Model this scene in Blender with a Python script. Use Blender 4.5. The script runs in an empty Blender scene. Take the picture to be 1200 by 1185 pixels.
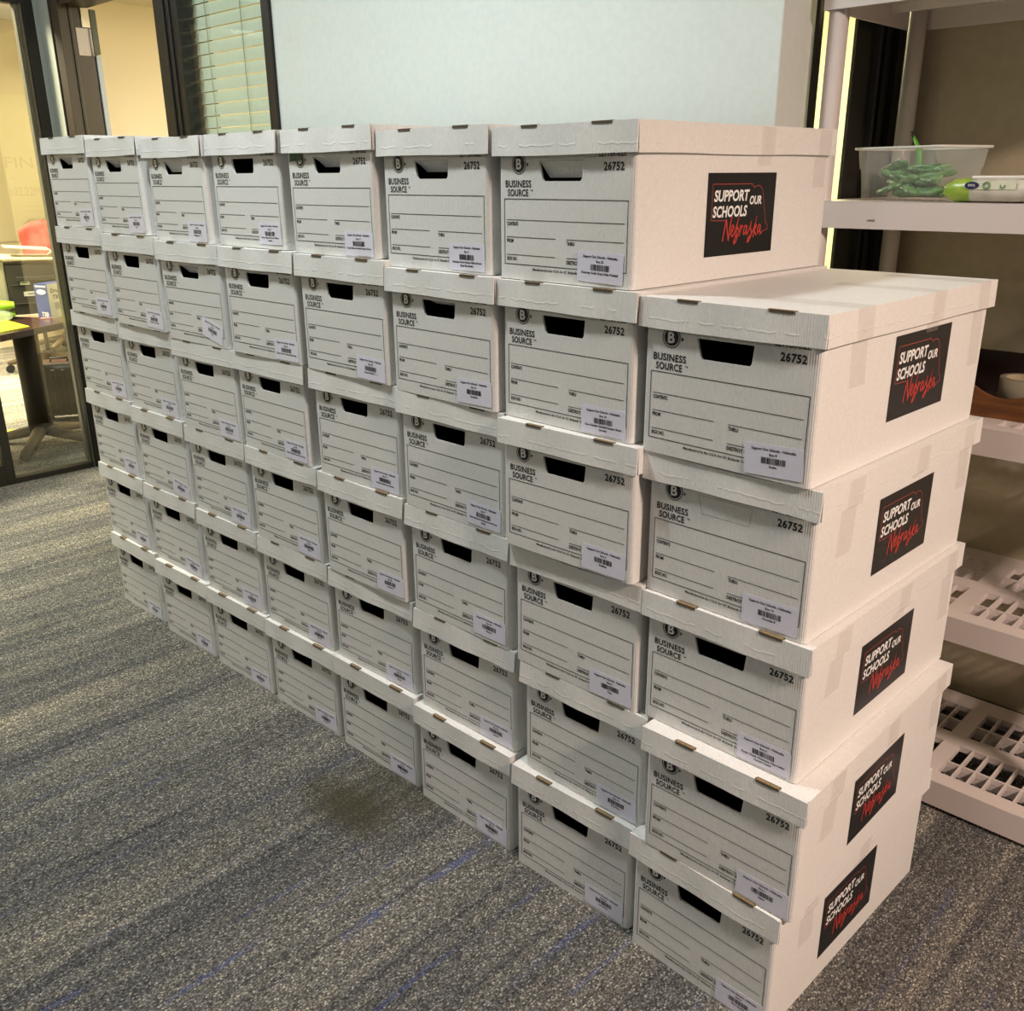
import bpy, bmesh, math, random
from mathutils import Vector, Matrix
scene = bpy.context.scene
C = scene.collection
PI = math.pi

# ------------------------------------------------------------------ helpers
def mat(name, color=(.8, .8, .8), rough=.6, metal=0., **kw):
    m = bpy.data.materials.new(name); m.use_nodes = True
    b = m.node_tree.nodes['Principled BSDF']
    b.inputs['Base Color'].default_value = (*color, 1)
    b.inputs['Roughness'].default_value = rough
    b.inputs['Metallic'].default_value = metal
    for k, v in kw.items():
        b.inputs[k.replace('_', ' ')].default_value = v
    return m

def nodes(m):
    return m.node_tree.nodes, m.node_tree.links, m.node_tree.nodes['Principled BSDF']

def noise_color(m, c1, c2, scale=20, detail=4, stretch=(1, 1, 1), lo=.35, hi=.65, bump=0., bscale=None):
    n, l, b = nodes(m)
    tc = n.new('ShaderNodeTexCoord'); mp = n.new('ShaderNodeMapping'); mp.inputs['Scale'].default_value = stretch
    l.new(tc.outputs['Object'], mp.inputs['Vector'])
    nz = n.new('ShaderNodeTexNoise'); nz.inputs['Scale'].default_value = scale; nz.inputs['Detail'].default_value = detail
    l.new(mp.outputs[0], nz.inputs['Vector'])
    r = n.new('ShaderNodeValToRGB'); r.color_ramp.elements[0].position = lo; r.color_ramp.elements[1].position = hi
    r.color_ramp.elements[0].color = (*c1, 1); r.color_ramp.elements[1].color = (*c2, 1)
    l.new(nz.outputs['Fac'], r.inputs[0]); l.new(r.outputs[0], b.inputs['Base Color'])
    if bump:
        n2 = n.new('ShaderNodeTexNoise'); n2.inputs['Scale'].default_value = bscale or scale; n2.inputs['Detail'].default_value = 3
        l.new(mp.outputs[0], n2.inputs['Vector'])
        bp = n.new('ShaderNodeBump'); bp.inputs['Strength'].default_value = bump; bp.inputs['Distance'].default_value = .002
        l.new(n2.outputs['Fac'], bp.inputs['Height']); l.new(bp.outputs[0], b.inputs['Normal'])
    return m

def bx(bm, x0, x1, y0, y1, z0, z1, mi=0):
    vs = [bm.verts.new((x, y, z)) for z in (z0, z1) for y in (y0, y1) for x in (x0, x1)]
    for f in ((0, 2, 3, 1), (4, 5, 7, 6), (0, 1, 5, 4), (2, 6, 7, 3), (0, 4, 6, 2), (1, 3, 7, 5)):
        fc = bm.faces.new([vs[i] for i in f]); fc.material_index = mi
    return vs

def box_between(bm, a, b, up, w, h, mi=0):
    """a bar from a to b, width w, height h"""
    a = Vector(a); b = Vector(b); d = (b - a).normalized(); up = Vector(up)
    s = d.cross(up).normalized(); u = s.cross(d).normalized()
    vs = []
    for p in (a, b):
        for i, j in ((-1, -1), (1, -1), (1, 1), (-1, 1)):
            vs.append(bm.verts.new(p + s * (i * w / 2) + u * (j * h / 2)))
    for f in ((0, 3, 2, 1), (4, 5, 6, 7), (0, 1, 5, 4), (1, 2, 6, 5), (2, 3, 7, 6), (3, 0, 4, 7)):
        bm.faces.new([vs[i] for i in f]).material_index = mi

def tube(bm, pts, r, n=10, mi=0, cap=True, squash=None):
    pts = [Vector(p) for p in pts]; rings = []
    rr = r if isinstance(r, (list, tuple)) else [r] * len(pts)
    for i, p in enumerate(pts):
        d = (pts[min(i + 1, len(pts) - 1)] - pts[max(i - 1, 0)]).normalized()
        ref = Vector((0, 0, 1)) if abs(d.z) < .9 else Vector((1, 0, 0))
        s = d.cross(ref).normalized(); u = s.cross(d)
        q = squash or (1, 1)
        rings.append([bm.verts.new(p + s * (math.cos(2 * PI * k / n) * rr[i] * q[0]) + u * (math.sin(2 * PI * k / n) * rr[i] * q[1])) for k in range(n)])
    for a, b in zip(rings, rings[1:]):
        for k in range(n):
            f = bm.faces.new((a[k], a[(k + 1) % n], b[(k + 1) % n], b[k])); f.material_index = mi; f.smooth = True
    if cap:
        bm.faces.new(list(reversed(rings[0]))).material_index = mi
        bm.faces.new(rings[-1]).material_index = mi

def poly(bm, pts, mi=0):
    f = bm.faces.new([bm.verts.new(p) for p in pts]); f.material_index = mi; return f

def prism(bm, pts, h, mi=0):
    """pts: flat ccw loop (3-D), extruded by vector h"""
    h = Vector(h); a = [bm.verts.new(p) for p in pts]; b = [bm.verts.new(Vector(p) + h) for p in pts]; n = len(a)
    bm.faces.new(list(reversed(a))).material_index = mi; bm.faces.new(b).material_index = mi
    for i in range(n):
        bm.faces.new((a[i], a[(i + 1) % n], b[(i + 1) % n], b[i])).material_index = mi

def make(name, bm, mats, parent=None, bevel=0., seg=2, smooth=False, fix=True):
    if fix: bmesh.ops.recalc_face_normals(bm, faces=bm.faces)
    me = bpy.data.meshes.new(name); bm.to_mesh(me); bm.free()
    for m in (mats if isinstance(mats, (list, tuple)) else [mats]): me.materials.append(m)
    o = bpy.data.objects.new(name, me); C.objects.link(o)
    if parent: o.parent = parent
    if smooth:
        for p in me.polygons: p.use_smooth = True
    if bevel:
        md = o.modifiers.new('bevel', 'BEVEL'); md.width = bevel; md.segments = seg; md.limit_method = 'ANGLE'; md.angle_limit = math.radians(40)
    return o

def new(): return bmesh.new()

def thing(name, label, cat, loc=(0, 0, 0), rz=0, group=None):
    o = bpy.data.objects.new(name, None); C.objects.link(o); o.empty_display_size = .05
    o.location = loc; o.rotation_euler = (0, 0, rz); o['label'] = label; o['category'] = cat
    if group: o['group'] = group
    return o

def tag(o, label, cat, group=None):
    o['label'] = label; o['category'] = cat
    if group: o['group'] = group
    return o

def struct(o):
    o['kind'] = 'structure'; return o

# ---- flat lettering: every glyph becomes real mesh faces
_fc = {}
def glyph_mesh(s, bold=0., res=3, shear=0., spacing=1.):
    k = (s, bold, res, shear, spacing)
    if k in _fc: return _fc[k]
    cu = bpy.data.curves.new('t', 'FONT'); cu.body = s; cu.size = 1; cu.resolution_u = res; cu.fill_mode = 'FRONT'
    cu.offset = bold; cu.shear = shear; cu.space_character = spacing
    o = bpy.data.objects.new('t', cu); C.objects.link(o)
    bpy.context.view_layer.update()
    me = bpy.data.meshes.new_from_object(o.evaluated_get(bpy.context.evaluated_depsgraph_get()))
    vs = [(v.co.x, v.co.y) for v in me.vertices]; fs = [tuple(p.vertices) for p in me.polygons]
    bpy.data.objects.remove(o); bpy.data.curves.remove(cu); bpy.data.meshes.remove(me)
    x0 = min(v[0] for v in vs); x1 = max(v[0] for v in vs)
    _fc[k] = (vs, fs, x0, x1); return _fc[k]

_cap = None
def text(bm, s, x, z, cap, width=None, align='L', mi=1, frame=None, bold=0., res=3, rot=0., shear=0., spacing=1.):
    """letters standing in the XZ plane; frame maps (a, b) -> 3-D point"""
    global _cap
    if _cap is None:
        v = glyph_mesh('H')[0]; _cap = max(p[1] for p in v)
    vs, fs, x0, x1 = glyph_mesh(s, bold, res, shear, spacing)
    k = cap / _cap; kx = width / (x1 - x0) if width else k
    w = (x1 - x0) * kx
    off = {'L': 0, 'C': -w / 2, 'R': -w}[align]
    cr, sr = math.cos(rot), math.sin(rot); out = []
    for a, b in vs:
        a = (a - x0) * kx + off; b = b * k
        out.append(bm.verts.new(frame(x + a * cr - b * sr, z + a * sr + b * cr)))
    for f in fs:
        try: bm.faces.new([out[i] for i in f]).material_index = mi
        except ValueError: pass

def rect(bm, x0, x1, z0, z1, frame, mi=1):
    poly(bm, [frame(x0, z0), frame(x1, z0), frame(x1, z1), frame(x0, z1)], mi)

def ribbon(bm, pts, w, frame, mi=1):
    for (ax, az), (bx_, bz) in zip(pts, pts[1:]):
        d = Vector((bx_ - ax, bz - az)); L = d.length
        if L < 1e-7: continue
        d /= L; n = Vector((-d.y, d.x)) * w / 2; e = d * w * .25
        poly(bm, [frame(ax - e.x + n.x, az - e.y + n.y), frame(ax - e.x - n.x, az - e.y - n.y), frame(bx_ + e.x - n.x, bz + e.y - n.y), frame(bx_ + e.x + n.x, bz + e.y + n.y)], mi)

P, H, HL, DL, IX, IY = 0.3458, 0.2645, 0.0493, 0.6283, 0.0076, 0.0076
TOPZ =  [0.0256, 0.0126, 0.0034, 0.0042, 0.0025, -0.0106, -0.0167, -0.0188]
BX = [(1,1,0.0101,0.0092,0.0182,0),
 (1,2,-0.0045,0.0102,0.0148,0.0021),
 (1,3,-0.0116,0.0086,0.0262,0.003),
 (1,4,-0.0156,0.0042,0.0305,0.0068),
 (1,5,0.001,-0.0079,0.014,0.0126),
 (1,6,-0.0073,-0.0084,-0.0046,0.0213),
 (2,1,0.0263,0.0019,0.0313,0),
 (2,2,0.002,0.0095,0.0283,0.0016),
 (2,3,-0.0004,0.0061,0.0219,0.0033),
 (2,4,-0.0072,0.0063,0.0252,0.0009),
 (2,5,0.0067,-0.009,0.0098,0.0053),
 (2,6,-0.0199,-0.0073,-0.0176,0.0116),
 (3,1,0.0202,0.0067,0.0243,0),
 (3,2,0.0098,0.0099,0.0301,0.0003),
 (3,3,0.005,0.0079,0.0159,-0.0009),
 (3,4,0.0078,0.0005,0.0183,-0.002),
 (3,5,0.0003,-0.0085,0.0262,-0.0046),
 (3,6,-0.0108,-0.0041,-0.0295,0.0029),
 (4,1,0.014,0.0104,0.0211,0),
 (4,2,0.007,0.0148,0.0227,0.0004),
 (4,3,0.0053,0.0074,0.0204,-0.0015),
 (4,4,0.0032,0.0011,0.0015,0.0009),
 (4,5,0.0076,-0.01,0.0165,-0.0015),
 (4,6,-0.0186,0.0011,-0.021,0.0025),
 (5,1,0.0082,0.0103,0.0158,0),
 (5,2,0.0025,0.0182,0.0324,0.0061),
 (5,3,0.007,0.0058,0.0078,-0.0019),
 (5,4,0.0073,0.0031,0.0253,-0.0),
 (5,5,0.0051,-0.009,0.0033,-0.0026),
 (5,6,-0.0125,-0.0048,-0.0127,0.0006),
 (6,1,0.0048,0.0034,0.0043,0),
 (6,2,0.0066,0.0153,0.0146,0.0007),
 (6,3,0.0039,0.0073,0.0025,-0.0044),
 (6,4,0.0054,0.0006,0.004,-0.007),
 (6,5,0.0033,-0.0098,-0.0157,-0.007),
 (6,6,-0.0192,-0.0002,-0.0307,-0.0117),
 (7,1,0.0,-0.0024,0.016,0),
 (7,2,0.0216,0.0063,-0.0003,-0.0026),
 (7,3,0.0029,-0.0013,0.002,-0.0075),
 (7,4,-0.0036,-0.021,0.017,-0.0027),
 (7,5,-0.0123,-0.0098,-0.0244,-0.0079),
 (7,6,-0.0245,-0.0057,-0.0502,-0.0138),
 (8,1,0.0034,-0.0209,-0.0287,0),
 (8,2,0.0192,-0.0266,0.0016,0.0057),
 (8,3,-0.0072,-0.0026,-0.0128,-0.0004),
 (8,4,-0.0174,-0.0017,-0.0215,-0.0076),
 (8,5,-0.0275,-0.013,-0.0277,-0.0139)]

# ------------------------------------------------------------------ materials
def cardboard(name, col, ripple=.32, crease=False):
    m = mat(name, col, .55); n, l, b = nodes(m)
    b.inputs['Specular IOR Level'].default_value = .35
    tc = n.new('ShaderNodeTexCoord')
    sp = n.new('ShaderNodeSeparateXYZ'); l.new(tc.outputs['Object'], sp.inputs[0])
    ad = n.new('ShaderNodeMath'); ad.operation = 'ADD'; l.new(sp.outputs[0], ad.inputs[0]); l.new(sp.outputs[1], ad.inputs[1])
    mu = n.new('ShaderNodeMath'); mu.operation = 'MULTIPLY'; mu.inputs[1].default_value = 2 * PI / .0042; l.new(ad.outputs[0], mu.inputs[0])
    si = n.new('ShaderNodeMath'); si.operation = 'SINE'; l.new(mu.outputs[0], si.inputs[0])
    nz = n.new('ShaderNodeTexNoise'); nz.inputs['Scale'].default_value = 22; nz.inputs['Detail'].default_value = 5; l.new(tc.outputs['Object'], nz.inputs['Vector'])
    sc = n.new('ShaderNodeMath'); sc.operation = 'MULTIPLY_ADD'; sc.inputs[1].default_value = 4.; l.new(nz.outputs['Fac'], sc.inputs[0]); l.new(si.outputs[0], sc.inputs[2])
    if crease:      # the wavy pressed line along a lid's skirt
        def M_(op, a, b_=None):
            k = n.new('ShaderNodeMath'); k.operation = op
            for s_, v in zip(k.inputs, (a, b_)):
                if v is None: continue
                if isinstance(v, (int, float)): s_.default_value = v
                else: l.new(v, s_)
            return k.outputs[0]
        oi = n.new('ShaderNodeObjectInfo'); cb = n.new('ShaderNodeCombineXYZ'); l.new(ad.outputs[0], cb.inputs[0]); l.new(M_('MULTIPLY', oi.outputs['Random'], 40.), cb.inputs[1])
        nc = n.new('ShaderNodeTexNoise'); nc.inputs['Scale'].default_value = 26; nc.inputs['Detail'].default_value = 4; l.new(cb.outputs[0], nc.inputs['Vector'])
        zc = M_('SUBTRACT', sp.outputs[2], H - .033); zc = M_('ADD', zc, M_('MULTIPLY', M_('SUBTRACT', nc.outputs['Fac'], .5), .018))
        g_ = M_('MULTIPLY', zc, 700.); g_ = M_('MULTIPLY', g_, g_); g_ = M_('POWER', 2.718, M_('MULTIPLY', g_, -1.))
        g_ = M_('MULTIPLY', g_, M_('MULTIPLY', M_('GREATER_THAN', nc.outputs['Fac'], .46), 2.))
        sc2 = n.new('ShaderNodeMath'); sc2.operation = 'ADD'; l.new(sc.outputs[0], sc2.inputs[0]); l.new(g_, sc2.inputs[1]); sc = sc2
    bp = n.new('ShaderNodeBump'); bp.inputs['Strength'].default_value = ripple; bp.inputs['Distance'].default_value = .0006
    l.new(sc.outputs[0], bp.inputs['Height']); l.new(bp.outputs[0], b.inputs['Normal'])
    n2 = n.new('ShaderNodeTexNoise'); n2.inputs['Scale'].default_value = 160; n2.inputs['Detail'].default_value = 2; l.new(tc.outputs['Object'], n2.inputs['Vector'])
    r = n.new('ShaderNodeValToRGB'); r.color_ramp.elements[0].position = .3; r.color_ramp.elements[1].position = .7
    r.color_ramp.elements[0].color = (col[0] * .93, col[1] * .93, col[2] * .92, 1); r.color_ramp.elements[1].color = (*col, 1)
    l.new(n2.outputs['Fac'], r.inputs[0]); l.new(r.outputs[0], b.inputs['Base Color'])
    return m
M_card = cardboard('white_cardboard', (.80, .79, .77))
M_lid = cardboard('white_lid_cardboard', (.81, .80, .78), .38, True)
M_kraft = noise_color(mat('kraft', rough=.85), (.16, .10, .045), (.36, .25, .12), 300, 2, (1, 1, .2))
M_inner = mat('kraft_inside_shaded', (.10, .075, .045), .9)  # kraft inner face, colour darkened to put deep shade into the hand holes
M_ink = mat('black_ink', (.013, .013, .014), .5)
M_label = mat('label_paper', (.80, .78, .90), .38)
M_film = mat('black_sticker', (.009, .009, .010), .30); M_film.node_tree.nodes['Principled BSDF'].inputs['Specular IOR Level'].default_value = .25
M_white = mat('white_print', (.85, .85, .84), .4)
M_red = mat('red_print', (.55, .045, .035), .4)
M_redline = mat('dark_red_print', (.34, .045, .035), .4)
M_tape = mat('packing_tape', (.62, .55, .50), .12); M_tape.node_tree.nodes['Principled BSDF'].inputs['Alpha'].default_value = .15
def _tape():
    n, l, b = nodes(M_tape)
    tc = n.new('ShaderNodeTexCoord'); mp = n.new('ShaderNodeMapping'); mp.inputs['Scale'].default_value = (1, 30, 6)
    l.new(tc.outputs['Object'], mp.inputs[0]); nz = n.new('ShaderNodeTexNoise'); nz.inputs['Scale'].default_value = 4; nz.inputs['Detail'].default_value = 3
    l.new(mp.outputs[0], nz.inputs['Vector']); bp = n.new('ShaderNodeBump'); bp.inputs['Strength'].default_value = .5; bp.inputs['Distance'].default_value = .002
    l.new(nz.outputs['Fac'], bp.inputs['Height']); l.new(bp.outputs[0], b.inputs['Normal'])
_tape()

# ------------------------------------------------------------------ file boxes
WL = .33
HW, HD = WL / 2, DL / 2
F = lambda x, y, z: (x - HW, y - HD, z)          # measured from the lid's front left corner at floor level
BW0, BW1, BD0, BD1 = IX, WL - IX, IY, DL - IY
BTOP = H - .004
T = .004
HOLE = [(.109, .206), (.118, .174), (.207, .174), (.212, .206)]  # TL BL BR TR

def front_print(bm, handle=True):
    f = lambda a, b: F(a, BD0 - .0004, b)
    # emblem: ringed disc with a B and a small arrow
    cx, cz = .060, .2015
    disc = [f(cx + .0142 * math.cos(t), cz + .0142 * math.sin(t)) for t in [2 * PI * k / 28 for k in range(28)]]
    poly(bm, disc, 1)
    for r0, r1 in ((.0160, .0176),):
        for k in range(36):
            t0, t1 = 2 * PI * k / 36, 2 * PI * (k + 1) / 36
            poly(bm, [f(cx + r * math.cos(t), cz + r * math.sin(t)) for r, t in ((r0, t0), (r1, t0), (r1, t1), (r0, t1))], 1)
    text(bm, 'B', cx, cz - .0085, .017, None, 'C', 2, lambda a, b: F(a, BD0 - .0008, b), .03)
    poly(bm, [f(.0795, .2045), f(.0795, .1965), f(.0845, .2005)], 1)
    text(bm, 'BUSINESS', .026, .1625, .0112, .0645, 'L', 1, f, .028, spacing=1.08)
    text(bm, 'SOURCE', .0315, .1472, .0112, .052, 'L', 1, f, .028, spacing=1.08)
    text(bm, 'TM', .0885, .1555, .0028, .006, 'L', 1, f, .01)
    text(bm, '26752', .2565, .1895, .0122, .043, 'L', 1, f, .035, spacing=1.1)
    text(bm, 'LETTER-SIZE', .2465, .2108, .0085, .057, 'L', 1, f, .02)
    w = .0013
    for z in (.0265, .1415): rect(bm, .022, .310, z, z + w, f)
    for x in (.022, .309): rect(bm, x, x + w, .0265, .1425, f)
    rect(bm, .028, .303, .1052, .1063, f)
    for z in (.075, .0435):
        rect(bm, .028, .150, z, z + .0011, f); rect(bm, .176, .303, z, z + .0011, f)
    for s, x, z, wd in (('CONTENTS', .0285, .0965, .029), ('FROM', .0285, .0665, .0165), ('BOX NO.', .0285, .0345, .026), ('THRU', .1765, .0665, .018), ('DESTROY DATE', .1765, .0345, .048)):
        text(bm, s, x, z - .0004, .0060, wd, 'L', 1, f, .035, 2)
    text(bm, 'Manufactured in the U.S.A. for S.P. Richards Co., Atlanta, GA', .094, .0182, .0042, .150, 'L', 1, f, .03, 1)

def build_body(handle):
    bm = new(); r = .009; nseg = 4
    def ring(off, z):
        pts = []
        x0, x1, y0, y1 = BW0 + off, BW1 - off, BD0 + off, BD1 - off; rr = max(r - off, .002)
        for cx, cy, a0 in ((x1 - rr, y0 + rr, -PI / 2), (x1 - rr, y1 - rr, 0), (x0 + rr, y1 - rr, PI / 2), (x0 + rr, y0 + rr, PI)):
            for k in range(nseg + 1):
                a = a0 + PI / 2 * k / nseg; pts.append(F(cx + rr * math.cos(a), cy + rr * math.sin(a), z))
        return pts
    n = 4 * (nseg + 1)
    R = [[bm.verts.new(p) for p in ring(o, z)] for o, z in ((0, 0), (0, BTOP), (T, BTOP), (T, .004))]
    for q, (a, b) in enumerate(((R[0], R[1]), (R[1], R[2]), (R[2], R[3]))):
        for k in range(n):
            if handle and k == n - 1 and q != 1: continue      # the front panel, built below with its hand hole
            f = bm.faces.new((a[k], a[(k + 1) % n], b[(k + 1) % n], b[k])); f.material_index = 3 if q == 2 else 0
    bm.faces.new(list(reversed(R[0]))).material_index = 0
    bm.faces.new(R[3]).material_index = 3
    if handle:
        h = HOLE
        for q, (y, xa, xb, z0, mi) in enumerate(((BD0, BW0 + r, BW1 - r, 0, 0), (BD0 + T, BW0 + r, BW1 - r, .004, 3))):
            p = lambda x, z: F(x, y, z)
            hb = [(.1205, .1725), (.2055, .1725)]
            loop = [h[0], (.117, .1775), hb[0], hb[1], (.2095, .1775), h[3]]
            poly(bm, [p(xa, z0), p(hb[0][0], z0), p(*hb[0]), p(*loop[1]), p(*h[0]), p(h[0][0], BTOP), p(xa, BTOP)], mi)
            poly(bm, [p(hb[0][0], z0), p(hb[1][0], z0), p(*hb[1]), p(*hb[0])], mi)
            poly(bm, [p(hb[1][0], z0), p(xb, z0), p(xb, BTOP), p(h[3][0], BTOP), p(*h[3]), p(*loop[4]), p(*hb[1])], mi)
            poly(bm, [p(*h[0]), p(*h[3]), p(h[3][0], BTOP), p(h[0][0], BTOP)], mi)
        for a, b in zip(loop, loop[1:] + loop[:1]):
            poly(bm, [F(a[0], BD0, a[1]), F(b[0], BD0, b[1]), F(b[0], BD0 + T, b[1]), F(a[0], BD0 + T, a[1])], 0)
    else:   # hand hole never punched out: only its perforation shows
        f = lambda a, b: F(a, BD0 - .0003, b)
        ribbon(bm, HOLE + [HOLE[0]], .0006, f, 4)
    bmesh.ops.remove_doubles(bm, verts=bm.verts, dist=1e-5)
    bmesh.ops.recalc_face_normals(bm, faces=bm.faces)
    front_print(bm)
    me = bpy.data.meshes.new('file_box_body'); bm.to_mesh(me); bm.free()
    for m in (M_card, M_ink, M_white, M_inner, M_kraft): me.materials.append(m)
    return me

def build_lid(seed):
    rnd = random.Random(seed); bm = new()
    ph = [rnd.uniform(0, 2 * PI) for _ in range(6)]; amp = rnd.uniform(.0006, .0016) ; sag = rnd.uniform(-.0005, .0035)
    if seed == 5: sag = .008
    def dy(x, t):   # t: 0 at the top edge, 1 at the free bottom edge
        s = x / WL
        return -t * (.0015 + amp * (1 + math.sin(4 * s * PI + ph[0])) ) + .0004 * math.sin(11 * s + ph[1])
    def dz(x, t):
        s = x / WL
        return -(1 - t) * sag * math.sin(PI * s) * (1 if seed in (1, 5) else .25) + t * .0009 * math.sin(5 * s + ph[2])
    N = 14; V = {}
    for side, y in ((0, 0.), (1, .0032)):
        for i in range(N + 1):
            for j in range(4):
                x = WL * i / N; t = j / 3
                V[side, i, j] = bm.verts.new(F(x, y + dy(x, t), H - HL * t + dz(x, t)))
    for i in range(N):
        for j in range(3):
            for s in (0, 1): bm.faces.new([V[s, a, b] for a, b in ((i, j), (i + 1, j), (i + 1, j + 1), (i, j + 1))])
        for j in (0, 3): bm.faces.new([V[s, a, j] for s, a in ((0, i), (0, i + 1), (1, i + 1), (1, i))])
    for i in (0, N):
        for j in range(3): bm.faces.new([V[0, i, j], V[0, i, j + 1], V[1, i, j + 1], V[1, i, j]])
    g = .0046
    # long sides, back, top sheet
    for xo, xi in ((.0008, .0035), (WL - .0008, WL - .0035)):
        K = 12; W = {}
        for s, x in ((0, xo), (1, xi)):
            for i in range(K + 1):
                for j in (0, 1):
                    y = g + (DL - g) * i / K; sgn = -1 if xo < .1 else 1
                    W[s, i, j] = bm.verts.new(F(x + sgn * j * .0010 * math.sin(3.1 * i / K * 2 + ph[3]), y, H - j * (HL + .0008 * math.sin(i * .8 + ph[4]))))
        for i in range(K):
            for s in (0, 1): bm.faces.new([W[s, i, 0], W[s, i + 1, 0], W[s, i + 1, 1], W[s, i, 1]])
            for j in (0, 1): bm.faces.new([W[0, i, j], W[0, i + 1, j], W[1, i + 1, j], W[1, i, j]])
        for i in (0, K): bm.faces.new([W[0, i, 0], W[0, i, 1], W[1, i, 1], W[1, i, 0]])
    bmesh.ops.recalc_face_normals(bm, faces=bm.faces)
    bx(bm, *[v for v in (-HW + .0036, HW - .0036, HD - .004, HD, H - HL, H - .0001)])
    K = 8; tv = {}
    for i in range(K + 1):
        x = .0036 + (WL - .0072) * i / K
        for s, z in ((0, H - .0002), (1, H - .003)):
            tv[s, i, 0] = bm.verts.new(F(x, .0034, z + dz(x, 0) * .9)); tv[s, i, 1] = bm.verts.new(F(x, .05, z)); tv[s, i, 2] = bm.verts.new(F(x, DL - .004, z))
    for i in range(K):
        for j in (0, 1):
            bm.faces.new([tv[0, i, j], tv[0, i + 1, j], tv[0, i + 1, j + 1], tv[0, i, j + 1]])
            bm.faces.new([tv[1, i, j], tv[1, i, j + 1], tv[1, i + 1, j + 1], tv[1, i + 1, j]])
    me = bpy.data.meshes.new('file_box_lid'); bm.to_mesh(me); bm.free()
    me.materials.append(M_lid)
    for p in me.polygons: p.use_smooth = False
    return me

def build_tab(x0, x1, k):
    """the folded cardboard lock that shows its brown edge through the lid's front edge"""
    bm = new()
    prism(bm, [F(x0 + .004, -.0012, H - .0035), F(x1 - .004, -.0012, H - .0035), F(x1, .0022, H - .0035), F(x1 - .002, .0086, H - .0035), F(x0 + .002, .0086, H - .0035), F(x0, .0022, H - .0035)], (0, 0, .0040), 0)
    bx(bm, x0 - HW + .003, x1 - HW - .003, .0008 - HD, .0066 - HD, H + .0003, H + .0008, 1)
    me = bpy.data.meshes.new('lock_tab'); bmesh.ops.recalc_face_normals(bm, faces=bm.faces); bm.to_mesh(me); bm.free()
    me.materials.append(M_inner); me.materials.append(M_kraft)
    return me

bodies = {True: build_body(True), False: build_body(False)}
lids = [build_lid(s) for s in range(6)]
tabs = [build_tab(.070, .114, 0), build_tab(.232, .280, 1)]

def build_flap(deg):
    a = math.radians(deg); bm = new(); L = .031; h = HOLE
    y0, z0 = BD0 + .0012, .2055
    y1, z1 = y0 + L * math.sin(a), z0 - L * math.cos(a)
    ym, zm = y0 + .5 * L * math.sin(a * 1.15), z0 - .5 * L * math.cos(a * 1.15)
    for (ya, za, xa, xb), (yb, zb, xc, xd) in (((y0, z0, .1105, .2105), (ym, zm, .1145, .2085)), ((ym, zm, .1145, .2085), (y1, z1, .121, .205))):
        prism(bm, [F(xa, ya, za), F(xb, ya, za), F(xd, yb, zb), F(xc, yb, zb)], (0, .0028, .0004))
    me = bpy.data.meshes.new('handle_flap'); bmesh.ops.recalc_face_normals(bm, faces=bm.faces); bm.to_mesh(me); bm.free(); me.materials.append(M_card)
    return me
flapm = {d: build_flap(d) for d in (28, 48, 70, 100)}
FLAPS = {(1, 6): 48, (2, 6): 48, (3, 6): 28, (5, 6): 48, (6, 6): 48, (7, 6): 28, (3, 5): 48, (4, 2): 48, (5, 3): 70, (6, 5): 70, (7, 5): 100}

TXT = {(8, 5): ('8', 'Dodge'), (8, 4): ('16', 'Douglas 8'), (8, 3): ('6', 'Cedar Chase Cheyenne Clay Colfax', 'Cuming Custer'), (8, 2): ('1', 'Adams'), (8, 1): ('4', 'Burt Butler'),
 (7, 6): ('22', 'Kearney Keith Keya Paha Kimball'), (7, 5): ('18', 'Gage Garden Garfield Gosper Grant', 'Greeley'), (7, 4): ('3', 'Buffalo'), (7, 3): ('5', 'Cass'), (7, 2): ('14', 'Douglas 6'), (7, 1): ('26', 'Lancaster'),
 (6, 6): ('2', 'Antelope Arthur Banner Blaine Boone', 'Boyd Box Butte'), (6, 5): ('31', 'Saunders'), (6, 4): ('7', 'Dakota Dawes Dawson Deuel Dixon', 'Dundy'), (6, 3): ('27', 'Sarpy 3'), (6, 2): ('24', 'Sarpy 2'), (6, 1): ('12', 'Douglas 4'),
 (5, 6): ('17', 'Dundy Fillmore Franklin Frontier Furnas'), (5, 5): ('32', 'Scotts Bluff 2 - 1'), (5, 4): ('19', 'Howard Jefferson Johnson'), (5, 3): ('28', 'Douglas 5'), (5, 2): ('23', 'Sarpy 1'), (5, 1): ('11', 'Douglas 3'),
 (4, 6): ('21', 'Pierce Platte Polk Red Willow', 'Stanton'), (4, 5): ('33', 'Thayer Thomas Thurston Valley Wayne'), (4, 4): ('34', 'Nemaha Nuckolls Otoe Pawnee Perkins'), (4, 3): ('29', 'Saline'), (4, 2): ('25', 'Merrick'), (4, 1): ('10', 'Douglas 2'),
 (3, 6): ('30', 'Washington 2 - 1'), (3, 5): ('35', 'York'), (3, 4): ('36', 'Lincoln Logan'), (3, 3): ('37', 'Seward'), (3, 2): ('38', 'Madison'), (3, 1): ('9', 'Douglas 1'),
 (2, 6): ('20', 'Hall'), (2, 5): ('39', 'Phelps Pierce Platte'), (2, 4): ('40', 'Holt'), (2, 3): ('41', 'Knox'), (2, 2): ('42', 'Richardson'), (2, 1): ('43', 'Lancaster 2'),
 (1, 6): ('44', 'Hamilton'), (1, 5): ('45', 'Lancaster 3'), (1, 4): ('46', 'Sioux'), (1, 3): ('47', 'Rock'), (1, 2): ('48', 'Stanton'), (1, 1): ('49', 'Webster')}
LROT = {(3, 5): -13, (2, 3): -7, (2, 2): -6, (5, 5): -1, (8, 5): 3, (6, 5): 1.5, (4, 4): 0, (7, 6): -1.5, (7, 5): 1, (7, 4): 0, (8, 1): 1.5, (8, 3): 1}

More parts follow.
